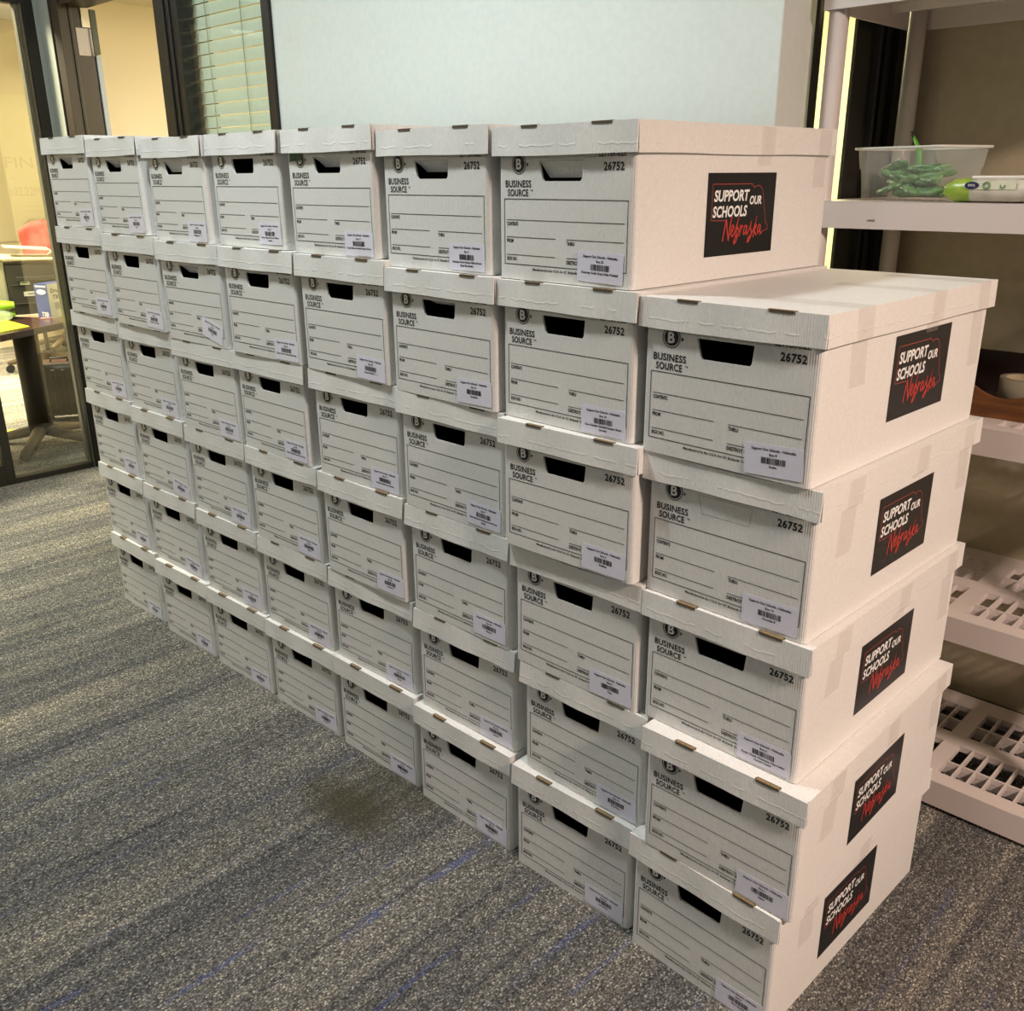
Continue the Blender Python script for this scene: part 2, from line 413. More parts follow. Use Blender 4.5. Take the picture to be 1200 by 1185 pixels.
def build_label(c, r, parent):
    rnd = random.Random(c * 31 + r)
    ro = math.radians(LROT.get((c, r), rnd.uniform(-1.2, 1.8))); cx, cz = (.2605, .0285)
    if c == 7 and r == 6: cx, cz = .2535, .031
    if (c, r) == (3, 5): cx, cz = .250, .040
    if (c, r) in ((6, 3), (4, 6)): cz = .033
    cx += rnd.uniform(-.003, .003); cz += rnd.uniform(0, .004)
    cr, sr = math.cos(ro), math.sin(ro)
    bm = new(); W, Hh, rr = .0505, .0255, .004
    def fr(y): return lambda a, b: F(cx + a * cr - b * sr, y, cz + a * sr + b * cr)
    f0, f1 = fr(BD0 - .0011), fr(BD0 - .0014)
    pts = []
    for sx, sz, a0 in ((1, -1, -PI / 2), (1, 1, 0), (-1, 1, PI / 2), (-1, -1, PI)):
        for k in range(4):
            a = a0 + PI / 2 * k / 3; pts.append(f0(sx * (W - rr) + rr * math.cos(a), sz * (Hh - rr) + rr * math.sin(a)))
    prism(bm, pts, (0, .0003, 0), 0)
    bmesh.ops.recalc_face_normals(bm, faces=bm.faces)
    t = TXT[(c, r)]; big = c >= 4
    text(bm, 'Support Our Schools - Nebraska', 0, .0155, .0040, .076, 'C', 1, f1, .03, 2 if big else 1)
    text(bm, 'Box ' + t[0], 0, .0078, .0038, None, 'C', 1, f1, .03, 2 if big else 1)
    x = -.0205
    while x < .0205:
        w = rnd.choice((.0006, .0006, .0011, .0017)); rect(bm, x, min(x + w, .021), -.0055, .0048, f1); x += w + rnd.choice((.0005, .0007, .0011))
    for i, s in enumerate(t[1:]):
        text(bm, s, 0, -.0115 - .0065 * i, .0038, min(.084, .0026 * len(s)), 'C', 1, f1, .03, 2 if big else 1)
    return make('address_label', bm, [M_label, M_ink], parent, fix=False)

def build_sticker(parent, y0, z0, w=.2155, h=.143, tilt=0.):
    """campaign sticker on the long side of a box (text runs towards the back)"""
    x = BW1 + .0004; bm = new()
    def fr(off): return lambda u, v: F(x + off, y0 + u * w, z0 + h * (1 - v) + u * tilt)
    f, f1, f2 = fr(0), fr(.0004), fr(.0007)
    prism(bm, [f(0, 1), f(1, 1), f(1, 0), f(0, 0)], (.0003, 0, 0), 0)
    bmesh.ops.recalc_face_normals(bm, faces=bm.faces)
    g = lambda fn: (lambda a, b: fn(a / w, 1 - b / h))
    def T_(s, u, v, capv, wd, sh=0.): text(bm, s, u * w, (1 - v) * h, capv * h, wd * w, 'L', 1, g(f1), .03, 3, 0, sh)
    T_('SUPPORT', .095, .335, .125, .505, .12); T_('SCHOOLS', .085, .525, .125, .495, .12); T_('OUR', .612, .385, .098, .180, .12)
    out = [(.28, .572), (.068, .562), (.07, .132), (.63, .135), (.668, .18), (.715, .155), (.76, .165), (.795, .205), (.808, .25), (.815, .31), (.835, .37), (.838, .43), (.858, .50), (.866, .57), (.875, .62), (.91, .66), (.918, .71), (.84, .735), (.81, .775), (.79, .775)]
    P_ = lambda L: [(u * w, (1 - v) * h) for u, v in L]
    ribbon(bm, P_(out), .0014, g(f1), 3)
    # handwritten word
    S = [
     [(.245, .82), (.255, .74), (.275, .60), (.285, .56), (.30, .66), (.325, .80), (.33, .82), (.335, .72), (.355, .55), (.365, .53)],
     [(.355, .74), (.385, .70), (.40, .655), (.385, .63), (.368, .66), (.362, .72), (.375, .775), (.40, .755), (.425, .70), (.445, .62), (.46, .55), (.462, .54), (.448, .62), (.435, .72), (.425, .80), (.422, .85), (.44, .70), (.46, .665), (.475, .70), (.465, .77), (.44, .84), (.415, .87), (.41, .83), (.44, .78), (.49, .70)],
     [(.50, .64), (.497, .70), (.492, .775), (.50, .70), (.52, .65), (.535, .655)],
     [(.59, .655), (.565, .65), (.548, .70), (.55, .76), (.572, .745), (.59, .69), (.597, .65), (.592, .72), (.597, .765), (.62, .73), (.645, .66), (.655, .60)],
     [(.655, .60), (.648, .68), (.668, .73), (.664, .79), (.635, .85), (.612, .86), (.618, .82), (.66, .77), (.70, .70), (.725, .61), (.735, .54)],
     [(.735, .54), (.722, .63), (.706, .74), (.70, .80)], [(.742, .65), (.72, .70), (.709, .72), (.728, .75), (.745, .775)],
     [(.80, .655), (.78, .65), (.762, .70), (.766, .755), (.785, .735), (.80, .68), (.803, .66), (.802, .74), (.815, .765), (.83, .745)]]
    for s in S: ribbon(bm, P_(s), .0030, g(f2), 2)
    return make('campaign_sticker', bm, [M_film, M_white, M_red, M_redline], parent, fix=False)

def tape_side(parent, y, w, z0, z1, top=0., seed=0):
    """clear tape: over the lid's top and side, then stepping back onto the box side"""
    bm = new(); rnd = random.Random(seed); k = rnd.uniform(-.12, .12)
    xl, xb, zl = WL + .0012, BW1 + .0010, H - HL
    def strip(a, b):  # a, b = (x, z)
        poly(bm, [F(a[0], y + k * (H - a[1]), a[1]), F(a[0], y + w + k * (H - a[1]), a[1]), F(b[0], y + w + k * (H - b[1]), b[1]), F(b[0], y + k * (H - b[1]), b[1])])
    prof = ([(WL - top, H + .0008), (xl, H + .0008)] if top else [(xl, H - .002)]) + [(xl, zl)]
    if z0 < zl: prof += [(xb, zl - .003), (xb, z0)]
    for a, b in zip(prof, prof[1:]): strip(a, b)
    bmesh.ops.remove_doubles(bm, verts=bm.verts, dist=1e-6)
    return make('tape_strip', bm, M_tape, parent)

ORD = ['', 'leftmost', 'second', 'third', 'fourth', 'fifth', 'sixth', 'seventh', 'last and nearest']
LVL = ['', 'on the carpet', 'second up from the carpet', 'third up from the carpet', 'fourth up from the carpet', 'fifth up from the carpet', 'on top of the stack']
SPECIAL = {
 (8, 5): 'white file box on top of the nearest short stack, tape across its open lid',
 (8, 4): 'white file box with unpunched closed handle, second down in the nearest short stack',
 (8, 3): 'white file box in the middle of the nearest short stack, third up from the carpet',
 (8, 2): 'white file box resting on the bottom box of the nearest short stack',
 (8, 1): 'white file box at the bottom corner of the nearest short stack, on the carpet',
 (7, 6): 'highest white file box at the near end, long side and black sticker fully showing',
 (5, 6): 'white file box with a green tape tag under its lid, top of fifth stack',
 (3, 5): 'white file box with a clearly tilted address label, fifth up in third stack'}
GRP = 'white lidded file boxes stacked in a wall'
for r_ in range(1, 7):                      # neighbours in a row touch but never cross
    row = sorted(b for b in BX if b[1] == r_)
    for _ in range(30):
        for i in range(len(row) - 1):
            a, b = row[i], row[i + 1]
            gap = P + b[2] - a[2] - (.3325 + .25 * abs(a[4] - b[4]))
            if gap < 0: row[i] = (a[0], a[1], a[2] + gap * .8, *a[3:]); row[i + 1] = (b[0], b[1], b[2] - gap * .2, *b[3:])
    BX = [b for b in BX if b[1] != r_] + row
BX.sort()
hb = {}
for (c, r, dx, dy_, ro, dz_) in BX: hb[c, r] = ((r - 1) * H + (0 if r == 1 else dz_), dx, dy_, ro)
for (c, r), (zb, dx, dy_, ro) in hb.items():
    if (c, r + 1) in hb: zt = hb[c, r + 1][0]
    else: zt = r * H + TOPZ[c - 1]
    sz = (zt - zb) / H
    st = ORD[c] + (' stack from the left' if 1 < c < 8 else ' stack')
    lab = SPECIAL.get((c, r)) or f'white lidded file box in the {st}, {LVL[r]}'
    ro = max(-.032, min(.03, ro)) if c > 1 else ro
    if r == 6 and c < 7: ro *= .75
    b = thing('file_box', lab, 'storage box', ((c - .5) * P + dx, dy_ + HD, zb), ro, GRP)
    b.scale = (1, 1, sz * .9955)
    closed = (c, r) == (8, 4)
    def link(nm, me):
        o = bpy.data.objects.new(nm, me); C.objects.link(o); o.parent = b; return o
    body = link('box_body', bodies[not closed])
    if not closed: link('handle_flap', flapm[FLAPS.get((c, r), 100)])['label'] = 'folded cardboard flap of the hand hole'
    li = 5 if (c, r) in ((7, 3),) else (1 if (c, r) in ((8, 4), (2, 5)) else random.Random(c * 7 + r * 13).choice((0, 2, 3, 4)))
    lid = link('lid', lids[li])
    if closed is False:
        for tm in tabs:
            t = bpy.data.objects.new('lock_tab', tm); C.objects.link(t); t.parent = lid; t['label'] = 'brown cardboard lock tab in the lid edge'
    build_label(c, r, b)['label'] = 'white barcode address label'
    if c == 8:
        for k, (yy, ww, za) in enumerate(((.088, .050, .135), (.352, .046, .20), (.545, .046, .12))):
            if r == 1 and k == 2: continue
            tape_side(b, yy - .012 * (5 - r) * (k == 1), ww, za + .01 * math.sin(r * 3 + k), H, {5: .185, 4: 0}.get(r, 0) , c * 100 + r * 10 + k)['label'] = 'clear packing tape'
        build_sticker(b, (.243, .222, .205, .205, .185)[5 - r], (.061, .052, .045, .050, .050)[5 - r])['label'] = 'black campaign sticker'
    if (c, r) == (7, 6):
        tape_side(b, .355, .043, .196, H, 0, 5); tape_side(b, .560, .045, .155, H, 0, 9)
        build_sticker(b, .205, .041, .219)['label'] = 'black campaign sticker'
    if (c, r) == (5, 6):
        bm = new(); f = lambda a, z: F(a, BD0 - .0012, z)
        poly(bm, [f(.018, .197), f(.065, .200), f(.066, .2155), f(.020, .2155)], 0)
        text(bm, 'S.2', .026, .2005, .010, .024, 'L', 1, lambda a, z: F(a, BD0 - .0016, z), .02)
        make('green_tape_tag', bm, [mat('green_tape', (.05, .16, .10), .6), M_ink], b, fix=False)['label'] = 'green tape tag with dark handwriting'

# ------------------------------------------------------------------ the setting
def carpet(name, tone=1., warm=(1, 1, 1), stains=True):
    m = mat(name, rough=.95); n, l, b = nodes(m); b.inputs['Specular IOR Level'].default_value = .045
    tc = n.new('ShaderNodeTexCoord')
    def mp(s):
        k = n.new('ShaderNodeMapping'); k.inputs['Scale'].default_value = s; l.new(tc.outputs['Object'], k.inputs[0]); return k
    def nz(s, v, d=2, r=.5):
        k = n.new('ShaderNodeTexNoise'); k.inputs['Scale'].default_value = s; k.inputs['Detail'].default_value = d; k.inputs['Roughness'].default_value = r; l.new(v.outputs[0], k.inputs['Vector']); return k
    def ramp(sock, *els):
        k = n.new('ShaderNodeValToRGB'); e = k.color_ramp.elements
        while len(e) < len(els): e.new(.5)
        for q, (p, c) in zip(e, els): q.position = p; q.color = (*c, 1)
        l.new(sock, k.inputs[0]); return k.outputs[0]
    def mix(f, a, bb, t='MIX'):
        k = n.new('ShaderNodeMix'); k.data_type = 'RGBA'; k.blend_type = t
        if isinstance(f, float): k.inputs[0].default_value = f
        else: l.new(f, k.inputs[0])
        for sock, v in ((k.inputs[6], a), (k.inputs[7], bb)):
            if isinstance(v, tuple): sock.default_value = (*v, 1)
            else: l.new(v, sock)
        return k.outputs[2]
    def math_(op, a, bb=None, c=None):
        k = n.new('ShaderNodeMath'); k.operation = op
        for sock, v in zip(k.inputs, (a, bb, c)):
            if v is None: continue
            if isinstance(v, (int, float)): sock.default_value = v
            else: l.new(v, sock)
        return k.outputs[0]
    T = tone
    base = ramp(nz(1.0, mp((2.3, .22, 1)), 3, .6).outputs['Fac'], (.30, (.074 * T, .075 * T, .074 * T)), (.43, (.145 * T, .139 * T, .127 * T)), (.53, (.085 * T, .085 * T, .085 * T)), (.70, (.168 * T, .156 * T, .134 * T)))
    sr = ramp(nz(1.0, mp((34, .55, 1)), 5, .7).outputs['Fac'], (.29, (.44, .46, .52)), (.43, (.88, .90, .94)), (.55, (1.04, 1.04, 1.03)), (.70, (1.52, 1.48, 1.36)))
    c1 = mix(1., base, sr, 'MULTIPLY')
    # looped yarn set in rows along Y
    def loops(kx, ky, rnd):
        vo = n.new('ShaderNodeTexVoronoi'); vo.inputs['Scale'].default_value = 1.; vo.inputs['Randomness'].default_value = rnd; l.new(mp((kx, ky, 1)).outputs[0], vo.inputs['Vector']); return vo
    vo = loops(330, 215, .7)
    sep = n.new('ShaderNodeSeparateColor'); l.new(vo.outputs['Color'], sep.inputs[0])
    yr = ramp(sep.outputs[0], (.0, (.45, .45, .46)), (.55, (.95, .95, .95)), (.84, (1.3, 1.3, 1.25)), (.95, (2.4, 2.35, 2.15)))
    gap = ramp(vo.outputs['Distance'], (.25, (1.15, 1.15, 1.15)), (.75, (.35, .35, .35)))
    c2 = mix(1., mix(1., c1, yr, 'MULTIPLY'), gap, 'MULTIPLY')
    # blue yarn lines: (x, y from, y to, half width, strength)
    sx = n.new('ShaderNodeSeparateXYZ'); wob = nz(1.0, mp((3, 2.2, 1)), 3); l.new(tc.outputs['Object'], sx.inputs[0])
    xw = math_('MULTIPLY_ADD', wob.outputs['Fac'], .05, sx.outputs[0])
    brk = ramp(nz(1.0, mp((9, 5.5, 1)), 3).outputs['Fac'], (.40, (0, 0, 0)), (.56, (1, 1, 1)))
    tot = None
    lines = ((.78, -.8, .3, .004, .4), (1.05, -.9, -.1, .004, .45), (1.30, -.6, .0, .004, .4), (.45, -.6, .1, .004, .35), (.0, -.5, .2, .005, .35), (1.885, -1.0, -.50, .007, .8), (2.0, -.42, .02, .010, 1.), (2.19, -.50, .02, .005, .8), (2.335, -.26, 0, .008, .6), (2.43, -.2, 0, .005, .6), (1.895, -.43, .02, .005, .7), (1.80, -.58, -.2, .004, .6),
             (1.73, -.92, -.84, .006, .8), (.93, -.72, -.2, .005, .45), (2.86, .1, .6, .006, .5), (3.01, .2, .6, .006, .5), (.90, -.74, .04, .004, .4), (1.63, -.8, -.3, .005, .45), (1.20, -1.1, -.3, .005, .5), (1.48, -.4, .0, .004, .5), (2.62, -.1, .4, .005, .5), (1.42, -1.2, -.55, .005, .5)) if stains else ((-3.0, -2, 3, .01, .3),)
    for x, y0, y1, w, k in lines:
        a = math_('SUBTRACT', xw, x + .025); a = math_('ABSOLUTE', a); a = math_('LESS_THAN', a, w)
        yy = math_('SUBTRACT', sx.outputs[1], (y0 + y1) / 2); yy = math_('ABSOLUTE', yy); yy = math_('LESS_THAN', yy, (y1 - y0) / 2)
        a = math_('MULTIPLY', math_('MULTIPLY', a, yy), k); tot = a if tot is None else math_('MAXIMUM', tot, a)
    sp2 = math_('GREATER_THAN', sep.outputs[1], .30)
    tot = math_('MULTIPLY', math_('MULTIPLY', tot, sp2), brk)
    c3 = mix(tot, c2, mix(.55, (.045, .075, .28), c2))
    if stains:
        # spilled-drink stain
        wb2 = nz(7., mp((1, 1, 1)), 3); sc = n.new('ShaderNodeVectorMath'); sc.operation = 'SCALE'; sc.inputs['Scale'].default_value = .09; l.new(wb2.outputs['Color'], sc.inputs[0])
        ad = n.new('ShaderNodeVectorMath'); ad.operation = 'ADD'; l.new(mp((1, 1.9, 1)).outputs[0], ad.inputs[0]); l.new(sc.outputs[0], ad.inputs[1])
        for cx, cy, r, k in ((1.66, -.15, .20, .80), (1.70, -.01, .19, .45)):
            ds = n.new('ShaderNodeVectorMath'); ds.operation = 'DISTANCE'; ds.inputs[1].default_value = (cx + .045, cy * 1.9 + .045, .045); l.new(ad.outputs[0], ds.inputs[0])
            mr = n.new('ShaderNodeMapRange'); mr.inputs['From Min'].default_value = r; mr.inputs['From Max'].default_value = r * .35; mr.inputs['To Max'].default_value = k; l.new(ds.outputs['Value'], mr.inputs[0])
            c3 = mix(mr.outputs[0], c3, (.052, .045, .026))
    c4 = mix(1., c3, warm, 'MULTIPLY')
    l.new(c4, b.inputs['Base Color'])
    bp = n.new('ShaderNodeBump'); bp.inputs['Strength'].default_value = .6; bp.inputs['Distance'].default_value = .002; bp.invert = True
    l.new(vo.outputs['Distance'], bp.inputs['Height']); l.new(bp.outputs[0], b.inputs['Normal'])
    return m

M_wall = noise_color(mat('painted_wall', rough=.7), (.66, .70, .67), (.69, .73, .70), 60, 3, bump=.05)
M_wall2 = noise_color(mat('alcove_paint', rough=.75), (.49, .42, .30), (.53, .46, .335), 40, 3, bump=.05)
M_cream = mat('cream_paint', (.80, .71, .52), .7)
M_ceil = mat('ceiling_tile', (.8, .8, .78), .9)
M_dark = mat('bronze_frame', (.009, .0075, .006), .42)
M_brown = mat('brown_frame', (.026, .017, .011), .48)
M_black = mat('black_rubber', (.01, .01, .01), .5)
M_alu = mat('grey_bead', (.09, .085, .065), .4)
M_base = mat('black_baseboard', (.01, .01, .01), .5)
M_steel = mat('brushed_hinge', (.42, .37, .33), .45)
M_grey = mat('grey_door_edge', (.33, .37, .40), .5)
M_greend = mat('dark_green_plate', (.03, .04, .02), .45)
M_plastic = mat('shelf_plastic', (.66, .59, .56), .45)
def glass(name, tint=(.95, .97, .95), k=.07):
    m = bpy.data.materials.new(name); m.use_nodes = True; n = m.node_tree.nodes; l = m.node_tree.links; n.clear()
    o = n.new('ShaderNodeOutputMaterial'); t = n.new('ShaderNodeBsdfTransparent'); t.inputs[0].default_value = (*tint, 1)
    g = n.new('ShaderNodeBsdfGlossy'); g.inputs['Roughness'].default_value = .02; x = n.new('ShaderNodeMixShader'); x.inputs[0].default_value = k
    l.new(t.outputs[0], x.inputs[1]); l.new(g.outputs[0], x.inputs[2]); l.new(x.outputs[0], o.inputs[0]); return m
M_glass = glass('window_glass')

WZ = 2.95
bm = new(); bx(bm, -1.77, 8, -6, 5, -.05, 0); struct(make('floor', bm, carpet('carpet', 1.6)))
bm = new(); bx(bm, -8, -1.77, -6, 5, -.05, 0); struct(make('floor_office', bm, carpet('office_carpet', 3.2, (1, .97, .9), False)))
bm = new(); bx(bm, -1.74, 8, -6, 1.36, WZ, WZ + .05); struct(make('ceiling', bm, M_ceil))
bm = new(); bx(bm, .235, 2.188, .74, .885, 0, WZ)
struct(make('wall_back', bm, M_wall, bevel=.003))
bm = new(); bx(bm, -1.7345, -1.60, .735, .872, 0, WZ); bx(bm, -1.785, -1.7345, .7135, .872, 0, WZ); struct(make('wall_corner', bm, mat('grey_corner', (.27, .29, .26), .6), bevel=.003))  # corner strip in a darker grey than the back wall
bm = new(); bx(bm, -1.60, .235, .76, .87, 2.30, WZ); struct(make('wall_above_door', bm, M_wall))
bm = new(); bx(bm, 2.08, 8, 1.36, 1.45, 0, WZ); struct(make('wall_alcove', bm, M_wall2))
bm = new(); bx(bm, 2.20, 8, 1.347, 1.36, 0, .056); struct(make('baseboard_alcove', bm, M_base))
bm = new(); bx(bm, .24, 2.185, .731, .74, 0, .09); struct(make('baseboard_back', bm, M_base))

# window and doors in the back wall
w1 = struct(thing('window_1', None, None)); del w1['label']; del w1['category']
bm = new(); bx(bm, -.585, -.40, .728, .87, 0, 2.30); bx(bm, -.50, -.492, .720, .73, 0, 2.3); bx(bm, -.455, -.448, .720, .73, 0, 2.3)
bx(bm, .188, .235, .728, .87, 0, 2.30); bx(bm, -.40, .188, .735, .87, 2.26, 2.30); bx(bm, -.40, .188, .735, .87, 0, .30)
make('window_frame', bm, M_dark, w1, .003)
bm = new(); bx(bm, -.40, .188, .755, .761, .30, 2.26); make('window_pane', bm, M_glass, w1)
bl = thing('window_blind', 'closed pale green slatted blind behind the dark framed window in the back wall', 'window blind', (-.106, .80, 0))
bm = new(); zz = .34
rnd = random.Random(4)
while zz < 2.22:
    y = 0; t = .016; hgt = .0465
    prism(bm, [(-.288, .0015, zz + .043), (.288, .0015, zz + .043), (.288, -.0055, zz + .001), (-.288, -.0055, zz + .001)], (0, .0022, .0002)); zz += .0445
M_slat = noise_color(mat('blind_slat', rough=.5), (.74, .80, .68), (.80, .86, .74), 30, 2, (4, 1, 1))
make('slats', bm, M_slat, bl)
for x in (-.19, .06):
    bm = new(); tube(bm, [(x, -.009, .34), (x + .002, -.009, 1.2), (x, -.009, 2.24)], .0016, 6); make('ladder_cord', bm, mat('cord', (.35, .36, .29), .8), bl)
bm = new(); bx(bm, -.29, .29, -.02, .03, 2.22, 2.26); make('head_rail', bm, M_slat, bl)

d1 = struct(thing('door_1', None, None)); del d1['label']; del d1['category']
bm = new(); bx(bm, -1.60, -1.50, .728, .872, 0, 2.30); bx(bm, -1.585, -1.578, .720, .73, 0, 2.3); bx(bm, -1.50, -.585, .74, .872, 2.24, 2.30)
make('door_frame', bm, M_brown, d1, .003)
bm = new(); bx(bm, -1.502, -1.494, .776, .786, 0, 2.24); make('door_stop', bm, M_black, d1)
bm = new(); bx(bm, -1.503, -1.498, .787, .790, 0, 2.24); make('weather_strip', bm, M_alu, d1)
bm = new(); bx(bm, -2.22, -1.50, .880, .904, .01, 2.04); make('door_leaf', bm, M_grey, d1, .002)
bm = new(); bx(bm, -2.22, -1.50, .876, .904, 2.045, 2.235); make('door_top_rail', bm, M_greend, d1)
bm = new(); bx(bm, -1.500, -1.4965, .800, .858, 2.035, 2.152); tube(bm, [(-1.494, .864, 2.035), (-1.494, .864, 2.152)], .0055, 10)
for z in (2.05, 2.093, 2.137): tube(bm, [(-1.4965, .83, z), (-1.495, .83, z)], .004, 8)
make('hinge', bm, M_steel, d1)
bm = new(); bx(bm, -1.500, -1.492, .832, .868, 2.156, 2.238); make('closer_bracket', bm, M_cream, d1)

# end of the back wall: dark framed glass beside the shelf
w2 = struct(thing('window_2', None, None)); del w2['label']; del w2['category']
bm = new(); bx(bm, 2.184, 2.194, .887, .911, 0, WZ); bx(bm, 2.184, 2.194, 1.083, 1.18, 0, WZ)
bx(bm, 2.184, 2.194, .911, 1.083, 2.4, WZ); bx(bm, 2.184, 2.194, .911, 1.083, 0, .10)
make('window_frame', bm, M_dark, w2, .002)
bm = new(); bx(bm, 2.187, 2.190, .911, 1.083, .10, 2.4); make('window_pane', bm, M_glass, w2)
d2 = struct(thing('door_2', None, None)); del d2['label']; del d2['category']
bm = new(); bx(bm, 2.15, 2.185, 1.181, 1.359, 0, WZ); make('door_leaf', bm, mat('dark_door', (.018, .013, .008), .5), d2)
bm = new(); bx(bm, 2.185, 2.205, 1.184, 1.20, 0, WZ); bx(bm, 2.185, 2.20, 1.232, 1.258, 0, WZ); bx(bm, 2.185, 2.20, 1.305, 1.345, 0, WZ); make('door_frame', bm, M_black, d2)

# glass partition on the left
w3 = struct(thing('window_3', None, None)); del w3['label']; del w3['category']
bm = new()
bx(bm, -1.785, -1.735, .662, .712, 0, 2.40); bx(bm, -1.785, -1.735, .205, .250, 0, 2.40)
bx(bm, -1.785, -1.735, .25, .662, 2.262, 2.40); bx(bm, -1.785, -1.735, .25, .662, 0, .030)
bx(bm, -1.785, -1.735, -2.6, .205, 0, .11); bx(bm, -1.785, -1.735, -2.6, .205, 2.262, 2.40); bx(bm, -1.785, -1.735, -2.65, -2.6, 0, 2.4)
make('window_frame', bm, M_dark, w3, .002)
bm = new(); bx(bm, -1.778, -1.742, .628, .640, .03, 2.262); bx(bm, -1.778, -1.742, .25, .628, .030, .042); bx(bm, -1.778, -1.730, .650, .656, .0, 2.262)
make('glazing_bead', bm, M_alu, w3)
bm = new(); bx(bm, -1.763, -1.757, .25, .662, .03, 2.262); bx(bm, -1.763, -1.757, -2.6, .205, .11, 2.262); make('window_pane', bm, M_glass, w3)
bm = new(); bx(bm, -1.80, -1.72, -2.65, .712, 2.40, WZ); bx(bm, -1.80, -1.72, -6, -2.65, 0, WZ); struct(make('wall_left', bm, M_wall))

# rooms beyond the glass
bm = new(); bx(bm, -6.3, -6.2, -3, 3.2, 0, 2.86); bx(bm, -6.2, -2.25, 3.1, 3.2, 0, 2.86); bx(bm, -6.2, -1.80, -3.1, -3.0, 0, 2.86); struct(make('wall_office', bm, M_cream))
bm = new(); bx(bm, -6.2, -1.79, -3, 3.1, 2.81, 2.86); struct(make('ceiling_office', bm, M_ceil))
bm = new(); bx(bm, -2.33, -2.25, .92, 3.6, 0, 2.86); bx(bm, -2.25, 2.16, 3.5, 3.6, 0, 2.95); bx(bm, 2.10, 2.16, 1.455, 3.5, 0, 2.95); struct(make('wall_inner_room', bm, M_cream))
bm = new(); bx(bm, -2.25, 2.10, .90, 3.5, 2.40, 2.44); struct(make('ceiling_inner_room', bm, mat('warm_ceiling', (.75, .66, .48), .9)))

# ------------------------------------------------------------------ shelving unit
su = thing('storage_shelf', 'beige plastic shelving unit with slotted tiers standing beyond the near end of the boxes', 'shelf', (2.6825, .84, 0))
SX0, SX1, SD = -.4545, .4425, .47
def tier(zt, zb):
    bm = new(); t = .016
    xs = [SX0]; holes = set()
    for b0 in (-.376, .0175):
        for k in range(10):
            xs += [b0 + k * .0357, b0 + k * .0357 + .0305]; holes.add(len(xs) - 2)
    xs.append(SX1)
    ys = [0]; hy = set()
    for a, b in ((.047, .106), (.112, .198), (.250, .317), (.323, .402)):
        ys += [a, b]; hy.add(len(ys) - 2)
    ys.append(SD)
    V = {}
    def v(i, j, k):
        if (i, j, k) not in V: V[i, j, k] = bm.verts.new((xs[i], ys[j], zt - k * t))
        return V[i, j, k]
    op = lambda i, j: i in holes and j in hy
    for i in range(len(xs) - 1):
        for j in range(len(ys) - 1):
            if op(i, j):
                for a, b in (((i, j), (i + 1, j)), ((i + 1, j), (i + 1, j + 1)), ((i + 1, j + 1), (i, j + 1)), ((i, j + 1), (i, j))):
                    bm.faces.new([v(*a, 0), v(*b, 0), v(*b, 1), v(*a, 1)])
            else:
                bm.faces.new([v(i, j, 0), v(i + 1, j, 0), v(i + 1, j + 1, 0), v(i, j + 1, 0)])
                bm.faces.new([v(i, j, 1), v(i, j + 1, 1), v(i + 1, j + 1, 1), v(i + 1, j, 1)])
    bmesh.ops.recalc_face_normals(bm, faces=bm.faces)
    w = .005
    bx(bm, SX0, SX1, -.0005, w, zb, zt - .0005); bx(bm, SX0, SX1, SD - w, SD, zb, zt - .0005)
    bx(bm, SX0, SX0 + w, w, SD - w, zb, zt - .0005); bx(bm, SX1 - w, SX1, w, SD - w, zb, zt - .0005)
    bx(bm, SX0, SX1, .107, .111, zt - .035, zt - t); bx(bm, SX0, SX1, .318, .322, zt - .035, zt - t)
    return bm
for zt, zb in ((.080, .012), (.518, .457), (.968, .908), (1.428, 1.370), (1.880, 1.820)):
    o = make('shelf_tier', tier(zt, zb), [M_plastic, M_ink], su, fix=False)
    if zt == 1.428:
        bm = new(); text(bm, 'LARGE', -.305, 1.3965 - .01, .0042, None, 'L', 0, lambda a, b: (a, -.0012, b), .02)
        make('size_marking', bm, M_ink, o, fix=False)
for x in (SX0 + .0235, SX1 - .026):
    for y in (.027, SD - .027):
        bm = new(); tube(bm, [(x, y, 0), (x, y, 2.25)], .0215, 20); make('post', bm, M_plastic, su)

# clear bin of green pens
M_clear = mat('clear_plastic', (.80, .83, .78), .12); _b = M_clear.node_tree.nodes['Principled BSDF']; _b.inputs['Alpha'].default_value = .20
M_rim = mat('clear_rim', (.85, .85, .80), .2); M_rim.node_tree.nodes['Principled BSDF'].inputs['Alpha'].default_value = .75
BC = (2.425, .975, 1.428); BR = -math.atan2(.07, .2)
bn = thing('storage_bin', 'open clear plastic bin filled with green packets on the shelf', 'storage bin', BC, BR)
def loop(x, y, z, r=.018, n=5):
    p = []
    for sx, sy, a0 in ((1, -1, -PI / 2), (1, 1, 0), (-1, 1, PI / 2), (-1, -1, PI)):
        for k in range(n): a = a0 + PI / 2 * k / (n - 1); p.append((sx * (x - r) + r * math.cos(a), sy * (y - r) + r * math.sin(a), z))
    return p
def loft(bm, loops, mi=0, capb=True):
    R = [[bm.verts.new(p) for p in L] for L in loops]; n = len(R[0])
    for a, b in zip(R, R[1:]):
        for k in range(n): f = bm.faces.new((a[k], a[(k + 1) % n], b[(k + 1) % n], b[k])); f.material_index = mi; f.smooth = True
    if capb: bm.faces.new(list(reversed(R[0])))
    return R
bm = new(); loft(bm, [loop(.108, .066, .002), loop(.112, .073, .066), loop(.1145, .0755, .069), loop(.118, .080, .110)]); make('bin_wall', bm, M_clear, bn)
bm = new(); R_ = [loop(.118, .080, .108), loop(.124, .086, .109), loop(.124, .086, .114), loop(.116, .078, .114), loop(.116, .078, .108)]; loft(bm, R_, 0, False); make('bin_rim', bm, M_rim, bn)
M_green = noise_color(mat('green_packet', rough=.25), (.03, .15, .04), (.16, .36, .12), 60, 2)
